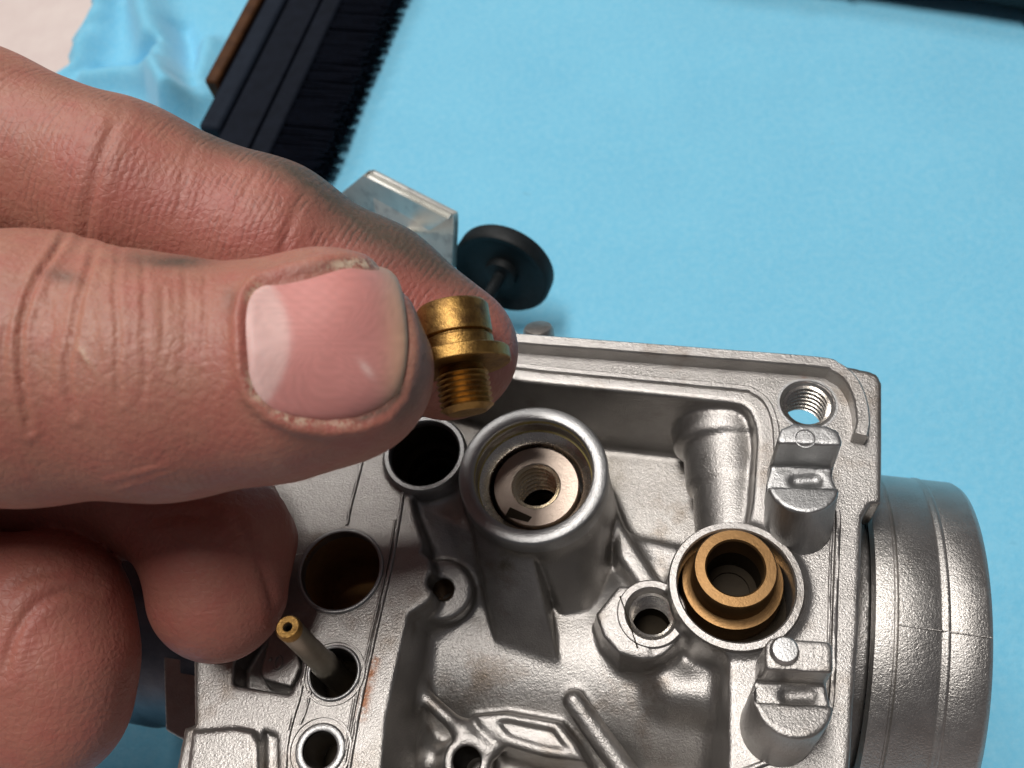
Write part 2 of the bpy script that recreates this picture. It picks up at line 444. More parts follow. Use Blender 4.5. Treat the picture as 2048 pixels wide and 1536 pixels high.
# ================================================================== brush
def brush():
    p0 = P(440, 265, 0.); p1 = P(575, 0, 0.)
    ax = (p1 - p0); ax[2] = 0; ax /= np.linalg.norm(ax); out = np.array([ax[1], -ax[0], 0])
    base = PX([(412, 172)], 2.)[0]; base[2] = TZ + .8
    root = thing('bench_brush', 'black bristle brush with brown wooden back lying on the blue cloth', 'brush', base)
    def slab(name, w0, w1, h0, h1, a0, a1, mat, bev=.6):
        c = [base + out * w + EZ * h for w, h in ((w0, h0), (w1, h0), (w1, h1), (w0, h1))]
        A = [q + ax * a0 for q in c]; B = [q + ax * a1 for q in c]
        return part(name, *extrude(np.array(A), np.array(B)), mat, root, 40, bev)
    slab('wooden_back', 0, 3.6, 0, 13, 0, 130, WOOD, .8)
    slab('grey_band', 3.6, 9.4, 0, 11.4, -14, 130, BLOCKP, 1.0)
    slab('bristle_block', 9.4, 18.6, 0, 10.0, -60, 130, BLOCKD, .5)
    slab('clamp_strip', 18.6, 24.2, 0, 9.4, -60, 130, BLOCKD, .8)
    variants = []
    for k in range(4):
        vf = []
        for _ in range(64):
            a = random.uniform(-1.2, 1.2); h = random.uniform(.6, 8.6)
            L = 13.0 + random.uniform(-1.3, .9) - .25 * a * a
            p = ax * a + EZ * h; q = ax * (a * .92 + random.gauss(0, .12)) + EZ * (h + random.gauss(0, .35)) + out * L
            x, y, _n = frame(out); tri = []
            for (c, r) in ((p, .34), (q, .22)):
                for t in (0, 2.1, 4.2): tri.append(c + (x * math.cos(t) + y * math.sin(t)) * r)
            vf.append((np.array(tri), [(0, 1, 4, 3), (1, 2, 5, 4), (2, 0, 3, 5), (3, 4, 5)]))
        v, f = join(*vf); variants.append(mesh_from('bristle_tuft', v, f))
    start = base + out * 24.0
    for i in range(58):
        o = bpy.data.objects.new('bristle_tuft', variants[random.randrange(4)])
        if not o.data.materials: o.data.materials.append(BRISTLE)
        scn.collection.objects.link(o); o.parent = root
        loc = start + ax * (-58 + i * 3.2 + random.uniform(-.25, .25)) - base
        o.location = (loc * S).tolist()
brush()

# dark handle out of focus at the far right corner
def dark_handle():
    a = P(1570, -160, 4.); b = P(2260, -72, 4.)
    a[2] = b[2] = TZ + 9.6
    ax = b - a; L = np.linalg.norm(ax); ax /= L
    root = thing('tool_handle', 'dark rubber tool handle at the upper right corner of the cloth', 'tool handle', a)
    prof = [(0, -30), (6.5, -29.4), (8.6, -27), (9.2, -20), (8.6, -4), (9.2, 8), (9.2, 36), (8.7, 50), (9.3, 70), (9.3, 110), (7, 114), (0, 114.4)]
    part('grip', *lathe(prof, a, ax, 40), RUBBER, root)
    for z in (2, 20, 62, 90):
        part('grip_ring', *lathe([(9.1, z - 1.2), (9.9, z - .8), (9.9, z + .8), (9.1, z + 1.2)], a, ax, 40), RUBBER, root)
dark_handle()

# ================================================================== carburettor
CB = np.array([20., -20., TZ])
carb = thing('carburettor', 'upturned silver cast carburettor with its float bowl removed, lying on blue cloth', 'carburettor', CB)
CARB_BODY = None
Rs, tc, zc = 24.6, -21.0, 15.65                 # intake spigot: radius, place across the body, height
def SC(s, t, z): return EX * s + EY * t + EZ * z

def casting():
    outline = PX([(700, 640), (1050, 669), (1640, 716), (1690, 731), (1738, 741), (1755, 748), (1764, 765), (1764, 1004), (1741, 1008), (1725, 1036), (1719, 1250),
                  (1708, 1400), (1694, 1650), (330, 1650), (368, 1456), (388, 1450), (386, 1290), (385, 1150), (440, 1010), (600, 900)], 45)
    chamber = PX([(830, 690), (1050, 742), (1470, 783), (1500, 791), (1524, 812), (1538, 850), (1541, 890), (1534, 1000), (1522, 1080), (1500, 1200), (1487, 1290), (1487, 1632),
                  (728, 1632), (745, 1430), (770, 1320), (795, 1212), (838, 1184), (836, 1132), (815, 1120), (820, 1090), (802, 1030), (790, 930), (778, 800), (790, 715)], 45)
    ol = np.stack([outline @ EX, outline @ EY], 1)
    lo = np.array([-48., ol[:, 1].min() - 1, -9.]); hi = np.array([52., ol[:, 1].max() + 2, 50.5])
    F = Field(lo, hi, .32, True)
    F.prism(outline, 37.5, 45, rnd=.42)
    F.prism(chamber, 20, 43., off=3.2, draft=.03, k=1.0)
    plate = PX([(830, 690), (802, 1030), (770, 1320), (728, 1650), (330, 1650), (388, 1450), (385, 1150), (600, 900)], 45)
    F.prism(plate, 18, 43.6, k=.2)
    # body under the left plate and the slide chamber below
    F.cyl(SC(-14, tc, TZ + 1), SC(-14, tc, 24), 20, 21, k=3)
    F.cyl(SC(-38, tc, zc), SC(49.5, tc, zc), 21.5, k=2.5)
    F.cyl(SC(42, tc, zc), SC(49.8, tc, zc), 20.5, k=.6, rnd=.4)
    F.prism(PX([(250, 1020), (236, 1150), (325, 1290), (330, 1460), (400, 1500), (400, 1000)], 32), 8, 32, k=1.)
    # float chamber
    F.prism(chamber, 29.5, 62, 'sub', k=.5, draft=-.10, rnd=1.0)
    # the throttle bore rising through the chamber floor, with its ribs
    F.cyl(SC(-12.5, -31.5, 15.8), SC(36, -31.5, 15.8), 20., 20., k=2.)
        # main jet tower and neighbours
    T = P(1065, 945, 49)
    F.cyl(T * [1, 1, 0] + [0, 0, 24], T - [0, 0, 1.], 10.9, 9.6, k=1.2, rnd=.4)
    F.hull(list(PX([(944, 1055), (1000, 1094), (1062, 1104), (1062, 960), (950, 960)], 45.5)) + list(PX([(982, 1262), (1000, 1318), (1052, 1334), (1124, 1356)], 34.3)) + list(PX([(1075, 1000), (950, 1010)], 29)), k=.5)
    F.hull(list(PX([(1075, 1098), (1150, 1078), (1196, 1030), (1190, 950), (1075, 960)], 45.0)) + list(PX([(1140, 1268), (1176, 1262), (1204, 1215)], 33.0)) + list(PX([(1240, 1100), (1130, 1000), (1100, 1260)], 29)), k=.5)
    L = P(848, 905, 46.6)
    F.cyl(L * [1, 1, 0] + [0, 0, 24], L - [0, 0, .7], 6.2, 5.6, k=.8, rnd=.3)
    F.cone(L + [0, 0, -7], P(893, 1172, 34.5), 5.0, 4.6, k=1.2)
    F.cyl(P(892, 1196, 29), P(884, 1180, 41.4), 5.2, 3.9, k=.6, rnd=.6)
    F.hull(list(PX([(796, 985), (832, 1010), (940, 1060), (930, 940), (830, 930)], 42.5)) + list(PX([(846, 1206), (862, 1236), (985, 1262), (960, 1080)], 34.0)) + list(PX([(860, 1000), (960, 1000)], 29.)), k=.9)
    # valve housing on the right, its passage to the far wall, tapped boss
    H = P(1472, 1168, 46.2)
    F.cyl(H * [1, 1, 0] + [0, 0, 26], H - [0, 0, .5], 9.0, 7.95, k=1.5, rnd=.3)
    F.cyl(P(1468, 1090, 37.5), P(1456, 905, 37.0), 5.0, 5.2, k=.9, rnd=.6)
    F.cyl(P(1460, 985, 36.5), P(1452, 870, 36.5), 5.9, 6.2, k=.6, rnd=.8)
    F.cyl(P(1448, 905, 36.2), P(1442, 790, 36.2), 7.0, 7.4, k=.6, rnd=1.0)
    B = P(1286, 1243, 42.6)
    F.cyl(B * [1, 1, 0] + [0, 0, 26], B - [0, 0, .35], 5.8, 4.55, k=1.6, rnd=.3)
    F.prism(PX([(1192, 1228), (1238, 1172), (1300, 1172), (1300, 1312), (1240, 1308), (1206, 1270)], 42.4), 30, 42.45, k=.3, draft=.1, rnd=.3)
    # webs on the chamber floor
    F.prism(PX([(1222, 1010), (1250, 1062), (1330, 1190), (1290, 1200), (1236, 1120)], 35), 27, 36.5, k=1.2, draft=.15, rnd=1.)
    F.prism(PX([(1240, 1060), (1352, 1085), (1400, 1120), (1360, 1180), (1290, 1120)], 35), 27, 34, k=1.5, draft=.2, rnd=1.)
    # ribs at the bottom of the picture
    bz = 35.6
    F.cone(P(1148, 1402, 36.), P(1262, 1560, 33.8), 1.45, 1.6, k=1.4)
    dia = PX([(948, 1432), (1012, 1427), (1118, 1446), (1152, 1490), (1168, 1522), (1085, 1512), (1010, 1490), (968, 1462)], bz)
    F.prism(dia, 28, 36.5, k=.9, draft=.15, rnd=.6, slope=((dia @ EX).mean(), (dia @ EY).mean(), .01, .13))
    F.prism(PX([(982, 1440), (1018, 1438), (1110, 1456), (1150, 1510), (1082, 1499), (1020, 1480)], bz), 36.1, 44, 'sub', k=.5, rnd=.3, off=-.4, slope=None, draft=-.0)
    F.cone(P(820, 1366, 35.), P(925, 1462, 35.2), .9, 1.1, k=1.6)
    F.cone(P(925, 1462, 35.2), P(985, 1500, 35.), 1.1, 1.1, k=1.4)
    F.cyl(P(936, 1530, 26), P(934, 1522, 36.2), 4.0, 2.9, k=1., rnd=.4)
    F.cone(P(780, 1430, 31), P(905, 1560, 30), 1.5, 1.5, k=2.)
    F.cone(P(1345, 1378, 34.6), P(1486, 1392, 34.8), 3.2, 3.4, k=2.2)
    F.prism(PX([(1487, 1290), (1540, 1285), (1560, 1632), (1487, 1632)], 44), 28, 44., k=.3)
    # raised lip round the gasket face
    # boss behind the lip
    # bores
    def drill(c, r, z0, z1, k=.2): c = np.asarray(c); F.cyl([c[0], c[1], z0], [c[0], c[1], z1], r, mode='sub', k=k)
    drill(T, 7.55, 42.6, 60); drill(T, 6.1, 40, 60); drill(T, 3.15, 26, 60)
    drill(L, 4.75, 37, 60); drill(L, 3.7, 28, 60)
    drill(H, 6.85, 33, 60)
    drill(P(1303, 1226, 42.6), 2.95, 32, 60)
    drill(P(1615, 808, 45), 3.25, 20, 60)
    drill(P(681, 1141, 45), 5.25, 24, 60); drill(P(668, 1346, 45), 2.9, 28, 60); drill(P(641, 1500, 45), 2.05, 25, 60)
    drill(P(934, 1522, 36), 1.7, 24, 60); drill(P(885, 1178, 41.4), 1.35, 33, 60)
    F.cyl(P(1226, 955, 33), P(1224, 948, 33) + EX * -6, 1.5, mode='sub', k=.2)
    # pocket in the left face, block at its lower left
    F.prism(PX([(468, 1325), (520, 1240), (605, 1265), (602, 1345), (578, 1388), (466, 1370)], 45), 40.6, 60, 'sub', k=.3, rnd=.4)
    F.prism(PX([(522, 1345), (545, 1262), (592, 1280), (604, 1335), (585, 1376), (530, 1362)], 43.6), 38, 44.2, k=.3, rnd=.3, draft=.1)
    F.prism(PX([(384, 1462), (470, 1455), (505, 1462), (520, 1490), (524, 1650), (360, 1650)], 46), 43, 46.2, k=.4, rnd=.5)
    F.prism(PX([(525, 1460), (552, 1470), (556, 1640), (528, 1640)], 45), 43.6, 60, 'sub', k=.4, rnd=.3)
    # dirty groove between flange and spigot
    pts, q = F.mesh(); q = outward(pts, q)
    me = big_mesh('casting', pts, q, CB)
    u, v, _d = proj(pts)
    ln = smooth_line(np.array([(750, 1318, 0), (742, 1345, 0), (735, 1375, 0), (728, 1402, 0), (722, 1432, 0)]), 4)[:, :2]
    ru = np.exp(-(polydist(ln, u, v, True) / 9) ** 2) * (pts[:, 2] > 44.5)
    ru += .8 * np.exp(-(np.hypot(u - 1607, v - 762) / 8) ** 2) * (pts[:, 2] > 44.5)
    oil_low = np.zeros(len(pts))
    for cx, cy, sx, sy, a in ((1020, 1110, 70, 14, .55), (1130, 1150, 60, 70, .2), (1010, 1128, 22, 14, .9), (1225, 950, 26, 30, .5), (1110, 1250, 30, 70, .25), (760, 1500, 20, 40, .3)):
        oil_low += a * np.exp(-((u - cx) / sx) ** 2 - ((v - cy) / sy) ** 2) * (pts[:, 2] > 24)
    low = np.clip((31.5 - pts[:, 2]) / 3, 0, 1) * (pts[:, 2] > 20) * .35  # darkens the casting by depth, down to the chamber floor
    for nm, ar in (('rust', ru), ('oil_low', np.clip(oil_low + low, 0, 1))):
        at = me.attributes.new(nm, 'FLOAT', 'POINT'); at.data.foreach_set('value', ar.astype(np.float32))
    o = link('casting', me, ALU, carb, 180)
    return T, L, H, B
T, L, H, B = casting()

def strip(name, px, z0, z1, w, chamf, mat):                     # a raised strip with chamfered top edges
    ln = smooth_line(PX(px, z1), 7); k = len(ln); V = []; Fc = []
    for i in range(k):
        d = ln[min(i + 1, k - 1)] - ln[max(i - 1, 0)]; d[2] = 0; d /= np.linalg.norm(d); sd = np.array([-d[1], d[0], 0])
        jit = .025 * math.sin(i * 1.9) + .02 * math.sin(i * .7)
        for o_, z_ in ((-w, z0), (-w + jit, z1 - chamf), (-w + chamf + jit, z1), (w - chamf, z1), (w, z1 - chamf), (w, z0)):
            p = ln[i] + sd * o_; V.append([p[0], p[1], z_])
    for i in range(k - 1):
        for j in range(5): Fc.append((i * 6 + j, i * 6 + j + 1, i * 6 + 7 + j, i * 6 + 6 + j))
    Fc.append(tuple(range(6))); Fc.append(tuple(range(6 * k - 1, 6 * k - 7, -1)))
    return part(name, np.array(V), Fc, mat, carb, 35)
strip('gasket_lip', [(690, 649), (870, 663), (1050, 677), (1220, 690), (1400, 704), (1630, 722), (1672, 733), (1702, 757), (1720, 795), (1727, 838), (1722, 868)], 44.6, 47.7, .86, .22, ALU)
strip('chamber_bead', [(830, 700), (940, 716), (1050, 732), (1250, 752), (1470, 773), (1508, 782), (1536, 806), (1551, 850), (1554, 900)], 44.6, 45.55, .45, .16, ALU)

def thread(c, r, z_top, depth, pitch, mat, name='threaded_bore', parent=None, axis=(0, 0, 1)):
    prof = []; z = 0.
    while z < depth:
        prof += [(r, -z), (r - pitch * .34, -z - pitch * .14), (r - pitch * .32, -z - pitch * .26)]; z += pitch
    return part(name, *lathe(prof, np.array([c[0], c[1], z_top]), axis, 48), mat, parent or carb, 30)

# main jet tower: rim, stained recess, steel insert with its thread and slot
tr = part('tower_rim', *lathe([(9.72, -3.2), (9.72, -.55), (9.6, -.2), (9.35, 0), (7.95, .02), (7.76, -.12), (7.68, -.4)], T, n=96, wob=.003), ALU_MACH, carb)
part('recess_wall', *lathe([(7.68, -.4), (7.6, -2.7), (7.42, -3.2)], T, n=96), ALU_OIL, tr)
part('seat_ring', *lathe([(7.41, -3.18), (7.2, -3.35), (6.35, -4.0), (6.2, -4.3), (6.15, -6.4)], T, n=96), BRIGHT, tr)
ins = part('jet_insert', *lathe([(5.72, -8.6), (5.72, -4.55), (5.55, -4.3), (3.3, -4.28), (3.16, -4.4), (3.2, -4.8)], T, n=96), STEELR, carb)
part('thread', *lathe([q for k in range(7) for q in ((3.16, -4.42 - k * 1.2), (2.74, -4.56 - k * 1.2), (2.76, -4.76 - k * 1.2))], T, n=56), AMBER, ins, 20)
part('bore_floor', *cap(*lathe([(2.75, -13.2), (2.0, -13.4), (1.9, -18)], T, n=40), 40), RECESS_SHADE, ins)
sl = PX([(1020, 1014), (1064, 1034), (1056, 1044), (1010, 1032)], 44.78); part('slot', *extrude(sl, sl - [0, 0, .4]), RECESS_SHADE, ins, 30)

# tube beside the tower, shade painted into its inside
part('tube_rim', *lathe([(5.75, -3.), (5.75, -.5), (5.45, 0), (4.95, 0), (4.72, -.3), (4.7, -1.2)], L, n=72, wob=.004), ALU_MACH, carb)
part('tube_lining', *lathe([(4.7, -1.2), (4.66, -6.5), (4.0, -6.8), (3.8, -6.9), (3.7, -16)], L, n=72), RECESS_SHADE, carb)
part('tube_floor', *cap(*lathe([(3.75, -15.9), (.1, -16)], L, n=32), 32), RECESS_SHADE, carb)

# float valve housing and the bronze bush in it
part('housing_rim', *lathe([(8.05, -3.6), (8.05, -.45), (7.85, -.05), (7.1, 0), (6.9, -.2), (6.88, -1)], H, n=96, wob=.003), ALU, carb)
bush = part('bronze_bush', *lathe([(6.25, -8.), (6.25, -.5), (6.1, -.15), (5.2, -.05), (5.0, .12), (4.95, 4.3), (4.75, 4.65), (3.6, 4.7), (3.4, 4.5), (3.38, .5)], P(1465, 1160, 42.6), n=96), BRONZE, carb)
hb = P(1465, 1160, 42.6)
part('housing_lining', *lathe([(6.89, -.9), (6.85, -9)], H, n=72), RECESS_SHADE, carb)
part('bush_bore', *lathe([(3.39, .55), (3.36, -8)], hb, n=64), RECESS_SHADE, bush)
part('bush_shoulder', *lathe([(3.37, -4.2), (2.5, -4.6), (2.4, -9)], hb, n=56), RECESS_SHADE, bush)
part('housing_floor', *cap(*lathe([(6.9, -8.6), (.1, -8.7)], H, n=40), 40), RECESS_SHADE, carb)

# tapped boss and the tapped hole in the flange corner
bc = P(1303, 1226, 42.6)
part('boss_rim', *lathe([(4.35, -1.5), (4.3, -.2), (4.1, 0), (3.35, .02), (3.0, -.35), (2.7, -.9)], bc, n=64, wob=.006), ALU, carb)
part('face_line', *tube(np.array([P(1240, 1192, 42.56), P(1255, 1236, 42.6), P(1275, 1296, 42.56)]), .10, 6), RECESS_SHADE, carb)
thread(bc, 2.75, bc[2] - .8, 6, .9, BRIGHT)
part('bore_lining', *cap(*lathe([(2.7, -5.6), (2.4, -9.5)], bc, n=40), 40), RECESS_SHADE, carb)
part('locating_stud', *cap(*lathe([(2.35, -5), (2.3, -.6), (2.0, -.1), (1.3, .05), (.2, .08)], P(1076, 653, 42.), (0, .55, 1), 40), 40), ALU, carb)
cc = P(1615, 808, 45)
part('countersink', *lathe([(3.95, -.2), (3.9, .06), (3.6, .06), (3.05, -.5)], cc, n=64, wob=.006), ALU_MACH, carb)
thread(cc, 3.05, cc[2] - .45, 7.0, 1.0, BRIGHT)
part('bore_lining', *lathe([(1.4, .05), (1.33, -.5), (1.32, -6)], P(885, 1178, 41.45), n=32), BRONZE, carb)
part('bore_lining', *lathe([(1.72, .05), (1.66, -.5), (1.65, -9)], P(934, 1522, 36.2), n=32), RECESS_SHADE, carb)

# rings round the holes of the left face, and the fine sealing ridges
def ring(c, r0, r1, h=.35): return lathe([(r1 + .12, -.2), (r1, h * .7), (r1 - .15, h), (r0 + .15, h), (r0, h * .7), (r0 - .05, -1.5)], c, n=72, wob=.004)
part('hole_rim', *ring(P(681, 1141, 45), 5.2, 5.65), ALU_MACH, carb)
part('bore_lining', *cap(*lathe([(5.2, .1), (5.15, -9.5), (4.4, -11)], P(681, 1141, 45), n=64), 64), BOREBROWN, carb)
part('hole_rim', *ring(P(668, 1346, 45), 2.95, 3.35), ALU_MACH, carb)
part('seal_ridge', *lathe([(3.98, -.2), (3.9, .26), (3.7, .26), (3.62, -.2)], P(668, 1346, 45), n=72), ALU, carb)
part('hole_rim', *ring(P(641, 1500, 45), 2.1, 3.0), ALU_MACH, carb)
part('seal_ridge', *lathe([(3.95, -.2), (3.86, .28), (3.62, .28), (3.52, -.2)], P(641, 1500, 45), n=72), ALU, carb)
part('bore_lining', *cap(*lathe([(2.08, .1), (2.05, -8)], P(641, 1500, 45), n=40), 40), RECESS_SHADE, carb)
part('bore_lining', *cap(*lathe([(2.93, .1), (2.9, -6), (2.0, -7)], P(668, 1346, 45), n=40), 40), RECESS_SHADE, carb)
def ridge_line(pts, r=.24, z=45.08):
    r *= 1.25
    part('seal_ridge', *tube(smooth_line(PX(pts, z), 6), r, 6), ALU, carb, 60)
ridge_line([(1662, 1008), (1671, 1018), (1676, 1040), (1672, 1150), (1668, 1280), (1664, 1380), (1656, 1430), (1634, 1468), (1595, 1496), (1550, 1518), (1480, 1545)], .30)
ridge_line([(1664, 1040), (1660, 1150), (1657, 1280), (1652, 1380), (1644, 1422), (1630, 1448), (1612, 1468)], .16)
ridge_line([(806, 985), (798, 1040), (780, 1140), (760, 1225), (738, 1325), (716, 1432), (694, 1560)], .22)
ridge_line([(790, 1040), (772, 1140), (752, 1225), (728, 1330), (706, 1432), (684, 1560)], .15)
ridge_line([(735, 860), (722, 930), (704, 1000), (694, 1050)], .2)
ridge_line([(612, 1325), (600, 1390), (585, 1440), (574, 1490), (570, 1560)], .2)
ridge_line([(622, 1380), (612, 1420), (600, 1450)], .14)
ridge_line([(708, 1398), (700, 1440), (690, 1500)], .14)
part('casting_mark', *tube(np.array([P(556, 1325, 44.3) + np.array([.45 * math.cos(t), .8 * math.sin(t), 0]) for t in np.linspace(0, 6.283, 20, endpoint=False)]), .2, 6, True), ALU, carb, 60)
part('casting_mark', *lathe([(.3, -.1), (.24, .16), (.05, .22)], P(540, 1318, 44.25), n=12), ALU, carb)
# slim pilot tube standing in the strip's hole
pb = P(672, 1352, 41.5); pt = P(575, 1254, 60.)
pa = pt - pb; PL = np.linalg.norm(pa); pa /= PL
pil = part('pilot_tube', *lathe([(1.62, -4), (1.62, PL * .30), (1.45, PL * .33), (1.45, PL * .55), (1.38, PL * .56), (1.38, PL - .25), (1.2, PL), (.55, PL - .02), (.42, PL - .2), (.3, PL - 2)], pb, pa, 40), TUBEM, carb)
part('brass_tip', *lathe([(1.40, PL - 1.1), (1.42, PL - .3), (1.22, PL + .03), (.56, PL + .01), (.43, PL - .2)], pb, pa, 40), BRASS, pil)
part('pilot_orifice', *cap(*lathe([(.34, PL - .5), (.3, PL - 2.)], pb, pa, 20), 20), RECESS_SHADE, pil)

# float posts: pegs with a pin notch and a small front lip
def post(base_px, lip_px, top_poly, zb_, zl, zt, dimple=True):
    b = P(*base_px, zb_); l = P(*lip_px, zl)
    lo = np.minimum(np.minimum(b, l), PX(top_poly, zt).min(0)) - 8; hi = np.maximum(np.maximum(b, l), PX(top_poly, zt).max(0)) + 8; hi[2] = zt + 2; lo[2] = zb_ - 3
    F = Field(lo, hi, .26)
    tp = PX(top_poly, zt); tcn = tp.mean(0)
    F.cyl(b - [0, 0, 2], [l[0], l[1], zl], 4.15, 4.0, k=.4, rnd=.2)
    q = np.array(tp); ccn = q.mean(0)
    F.cyl([l[0] * .72 + b[0] * .28, l[1] * .72 + b[1] * .28, zl - 5], [l[0], l[1] + .3, zl], 4.05, 4.0, k=.3, rnd=.2)
    F.prism(tp, zl - 5, zt, k=.5, draft=.02, rnd=.35)
    return F, b, l, tp
def make_post(base_px, lip_px, top_poly, notch_poly, zb_, zl, zt, zn, mat, boss):
    F, b, l, tp = post(base_px, lip_px, top_poly, zb_, zl, zt)
    F.prism(PX(notch_poly, zl), zn, zl + 9, 'sub', k=.2, rnd=.2)
    nm = PX(notch_poly, zl).mean(0); nm[2] = zn
    F.cone(nm + [-1, 0, .4], nm + [1.2, 0, .4], .9, .9, 'sub', k=.5)
    pts, qd = F.mesh(); qd = outward(pts, qd)
    me = big_mesh('float_post', pts, qd, CB); o = link('float_post', me, mat, carb, 180)
    c = tp.mean(0)
    if boss > 0: part('locating_peg', *cap(*lathe([(1.5, -.2), (1.45, boss * .6), (1.2, boss), (.2, boss + .05)], P(*boss_px, zt), n=32), 32), ALU_MACH, o)
    return o
boss_px = (1568, 1303)
make_post((1597, 1052), (1606, 968), [(1554, 880), (1562, 857), (1586, 846), (1652, 850), (1677, 861), (1685, 882), (1679, 914), (1557, 907)],
          [(1530, 918), (1700, 926), (1700, 979), (1530, 973)], 45, 53, 57.5, 51.2, ALU_MACH, 0)
part('peg_mark', *lathe([(1.22, -.1), (1.2, .07), (1.1, .08), (.95, -.05)], P(1610, 877, 57.5), n=32), ALU_MACH, carb)
make_post((1553, 1460), (1586, 1400), [(1530, 1346), (1530, 1290), (1542, 1275), (1656, 1282), (1666, 1292), (1667, 1357)],
          [(1510, 1356), (1690, 1366), (1690, 1413), (1510, 1405)], 45, 54, 58, 52.4, ALU, .9)

# intake spigot: turned collar, two lands with a groove line, rolled end, mould seam
ax_c = SC(0, tc, zc)
part('intake_spigot', *lathe([(23.2, 49.2), (Rs - .1, 49.5), (Rs, 49.9), (Rs, 51.6), (Rs - .35, 51.8), (Rs - .35, 52.0), (Rs - .1, 52.2), (Rs - .1, 56.9), (Rs - .22, 57.05), (Rs - .2, 57.3), (Rs + .02, 57.55), (Rs + .02, 57.9), (Rs - .2, 58.15), (Rs - .12, 58.4),
                              (Rs - .12, 62.2), (Rs - .5, 62.9), (Rs - 1.6, 63.2), (Rs - 3.4, 62.6), (Rs - 3.8, 60), (20, 51), (18, 49.6)], ax_c, EX, 160), ALU_SPIG, carb, 50)
a0 = math.radians(70)
seam_a = math.atan2((P(1880, 1262, 39.5) - ax_c)[2], (P(1880, 1262, 39.5) @ EY) - tc)
sp = np.array([ax_c + EX * s + (EY * math.cos(seam_a) + EZ * math.sin(seam_a)) * (Rs - .04) for s in np.linspace(52.2, 62.6, 26)])
part('mould_seam', *tube(sp, [.07 + .04 * abs(math.sin(i * 1.7)) for i in range(26)], 6), ALU_SPIG, carb, 60)

# zinc bracket and the black knob behind the hand
def bracket():
    A0 = P(738, 341, 24.); A1 = P(908, 428, 24.)
    B0 = P(757, 470, 12.); B1 = P(903, 540, 12.); C0 = P(668, 398, 10.); C1 = C0 + (A1 - A0)
    n = (A1 - A0) / np.linalg.norm(A1 - A0)
    o = bpy.data.objects.new('x', None); bpy.data.objects.remove(o)
    sec = []
    for (q0, q1, r) in ((B0, A0, 0), (A0, C0, 1)): pass
    def sheetpoly(p, q, r_, s_): return [p, q, r_, s_]
    prof0 = smooth_line(np.array([B0, B0 * .2 + A0 * .8 + [0, 0, .0], A0 * .97 + B0 * .03 + [0, 0, .25], A0 * .97 + C0 * .03, A0 * .8 + C0 * .2, C0]), 5)
    prof1 = smooth_line(np.array([B1, B1 * .2 + A1 * .8, A1 * .97 + B1 * .03 + [0, 0, .25] - n * .3, A1 * .97 + C1 * .03 - n * .3, A1 * .8 + C1 * .2, C1]), 5)
    k = len(prof0); V = list(prof0) + list(prof1); Fc = [(i, i + 1, i + 1 + k, i + k) for i in range(k - 1)]
    o = part('bracket', np.array(V), Fc, STEEL, carb, 60)
    m = o.modifiers.new('sheet', 'SOLIDIFY'); m.thickness = 1.5 * S; m.offset = 1.
    b = o.modifiers.new('bevel', 'BEVEL'); b.width = .35 * S; b.segments = 3; b.limit_method = 'ANGLE'; b.angle_limit = math.radians(50)
bracket()
arm0 = P(800, 470, 16.); arm1 = SC(4., 6., 30.)
part('bracket_arm', *tube(np.array([arm0, arm0 * .6 + arm1 * .4 + [0, 0, 1.5], arm1]), [2.4, 2.6, 3.4], 16, flat=.45), STEEL, carb, 60)
kc = P(1006, 540, 8.)
kv = (CAM - kc) / np.linalg.norm(CAM - kc); ka = P(1106, 575, 8.) - P(905, 490, 8.); ka /= np.linalg.norm(ka); kn = np.array([ka[1], -ka[0], 0.]); kn = tw(-.48, -.88, 0) * .80 + kv * .60; kn /= np.linalg.norm(kn)
knob = part('adjuster_knob', *cap(*lathe([(0.1, -2.2), (9.6, -2.4), (10.3, -1.8), (10.4, .9), (9.9, 1.55), (9.2, 1.5), (8.2, .7), (5., .35), (3.6, .5), (3.2, 2.0), (.1, 2.2)], kc, kn, 72), 72), RUBBER, carb)
part('adjuster_shaft', *lathe([(1.3, 1.5), (1.3, 34.)], kc, kn, 24), RUBBER, knob)

part('outlet_spigot', *lathe([(23.4, 37.), (23.4, 41), (22.2, 41.6), (22.2, 52), (22.9, 52.6), (22.9, 56), (22.2, 56.6), (22.2, 63), (21.4, 64), (19.6, 64), (19, 63), (19, 44)], SC(0, tc - 6, zc), -EX, 120), STEELD, carb, 50)
# grime in the groove between flange and spigot
gv = []
for k in range(90):
    s = 48.9 + random.uniform(-.4, .5); a = math.radians(random.uniform(40, 150)); r = 20.6
    p = ax_c + EX * s + EY * r * math.cos(a) + EZ * r * math.sin(a)
    gv.append(lathe([(.02, .25), (random.uniform(.2, .5), .05), (random.uniform(.3, .6), -.2)], p, EY * math.cos(a) + EZ * math.sin(a), 7))
part('groove_grime', *join(*gv), BLOCKD, carb, 60)['kind'] = 'stuff'

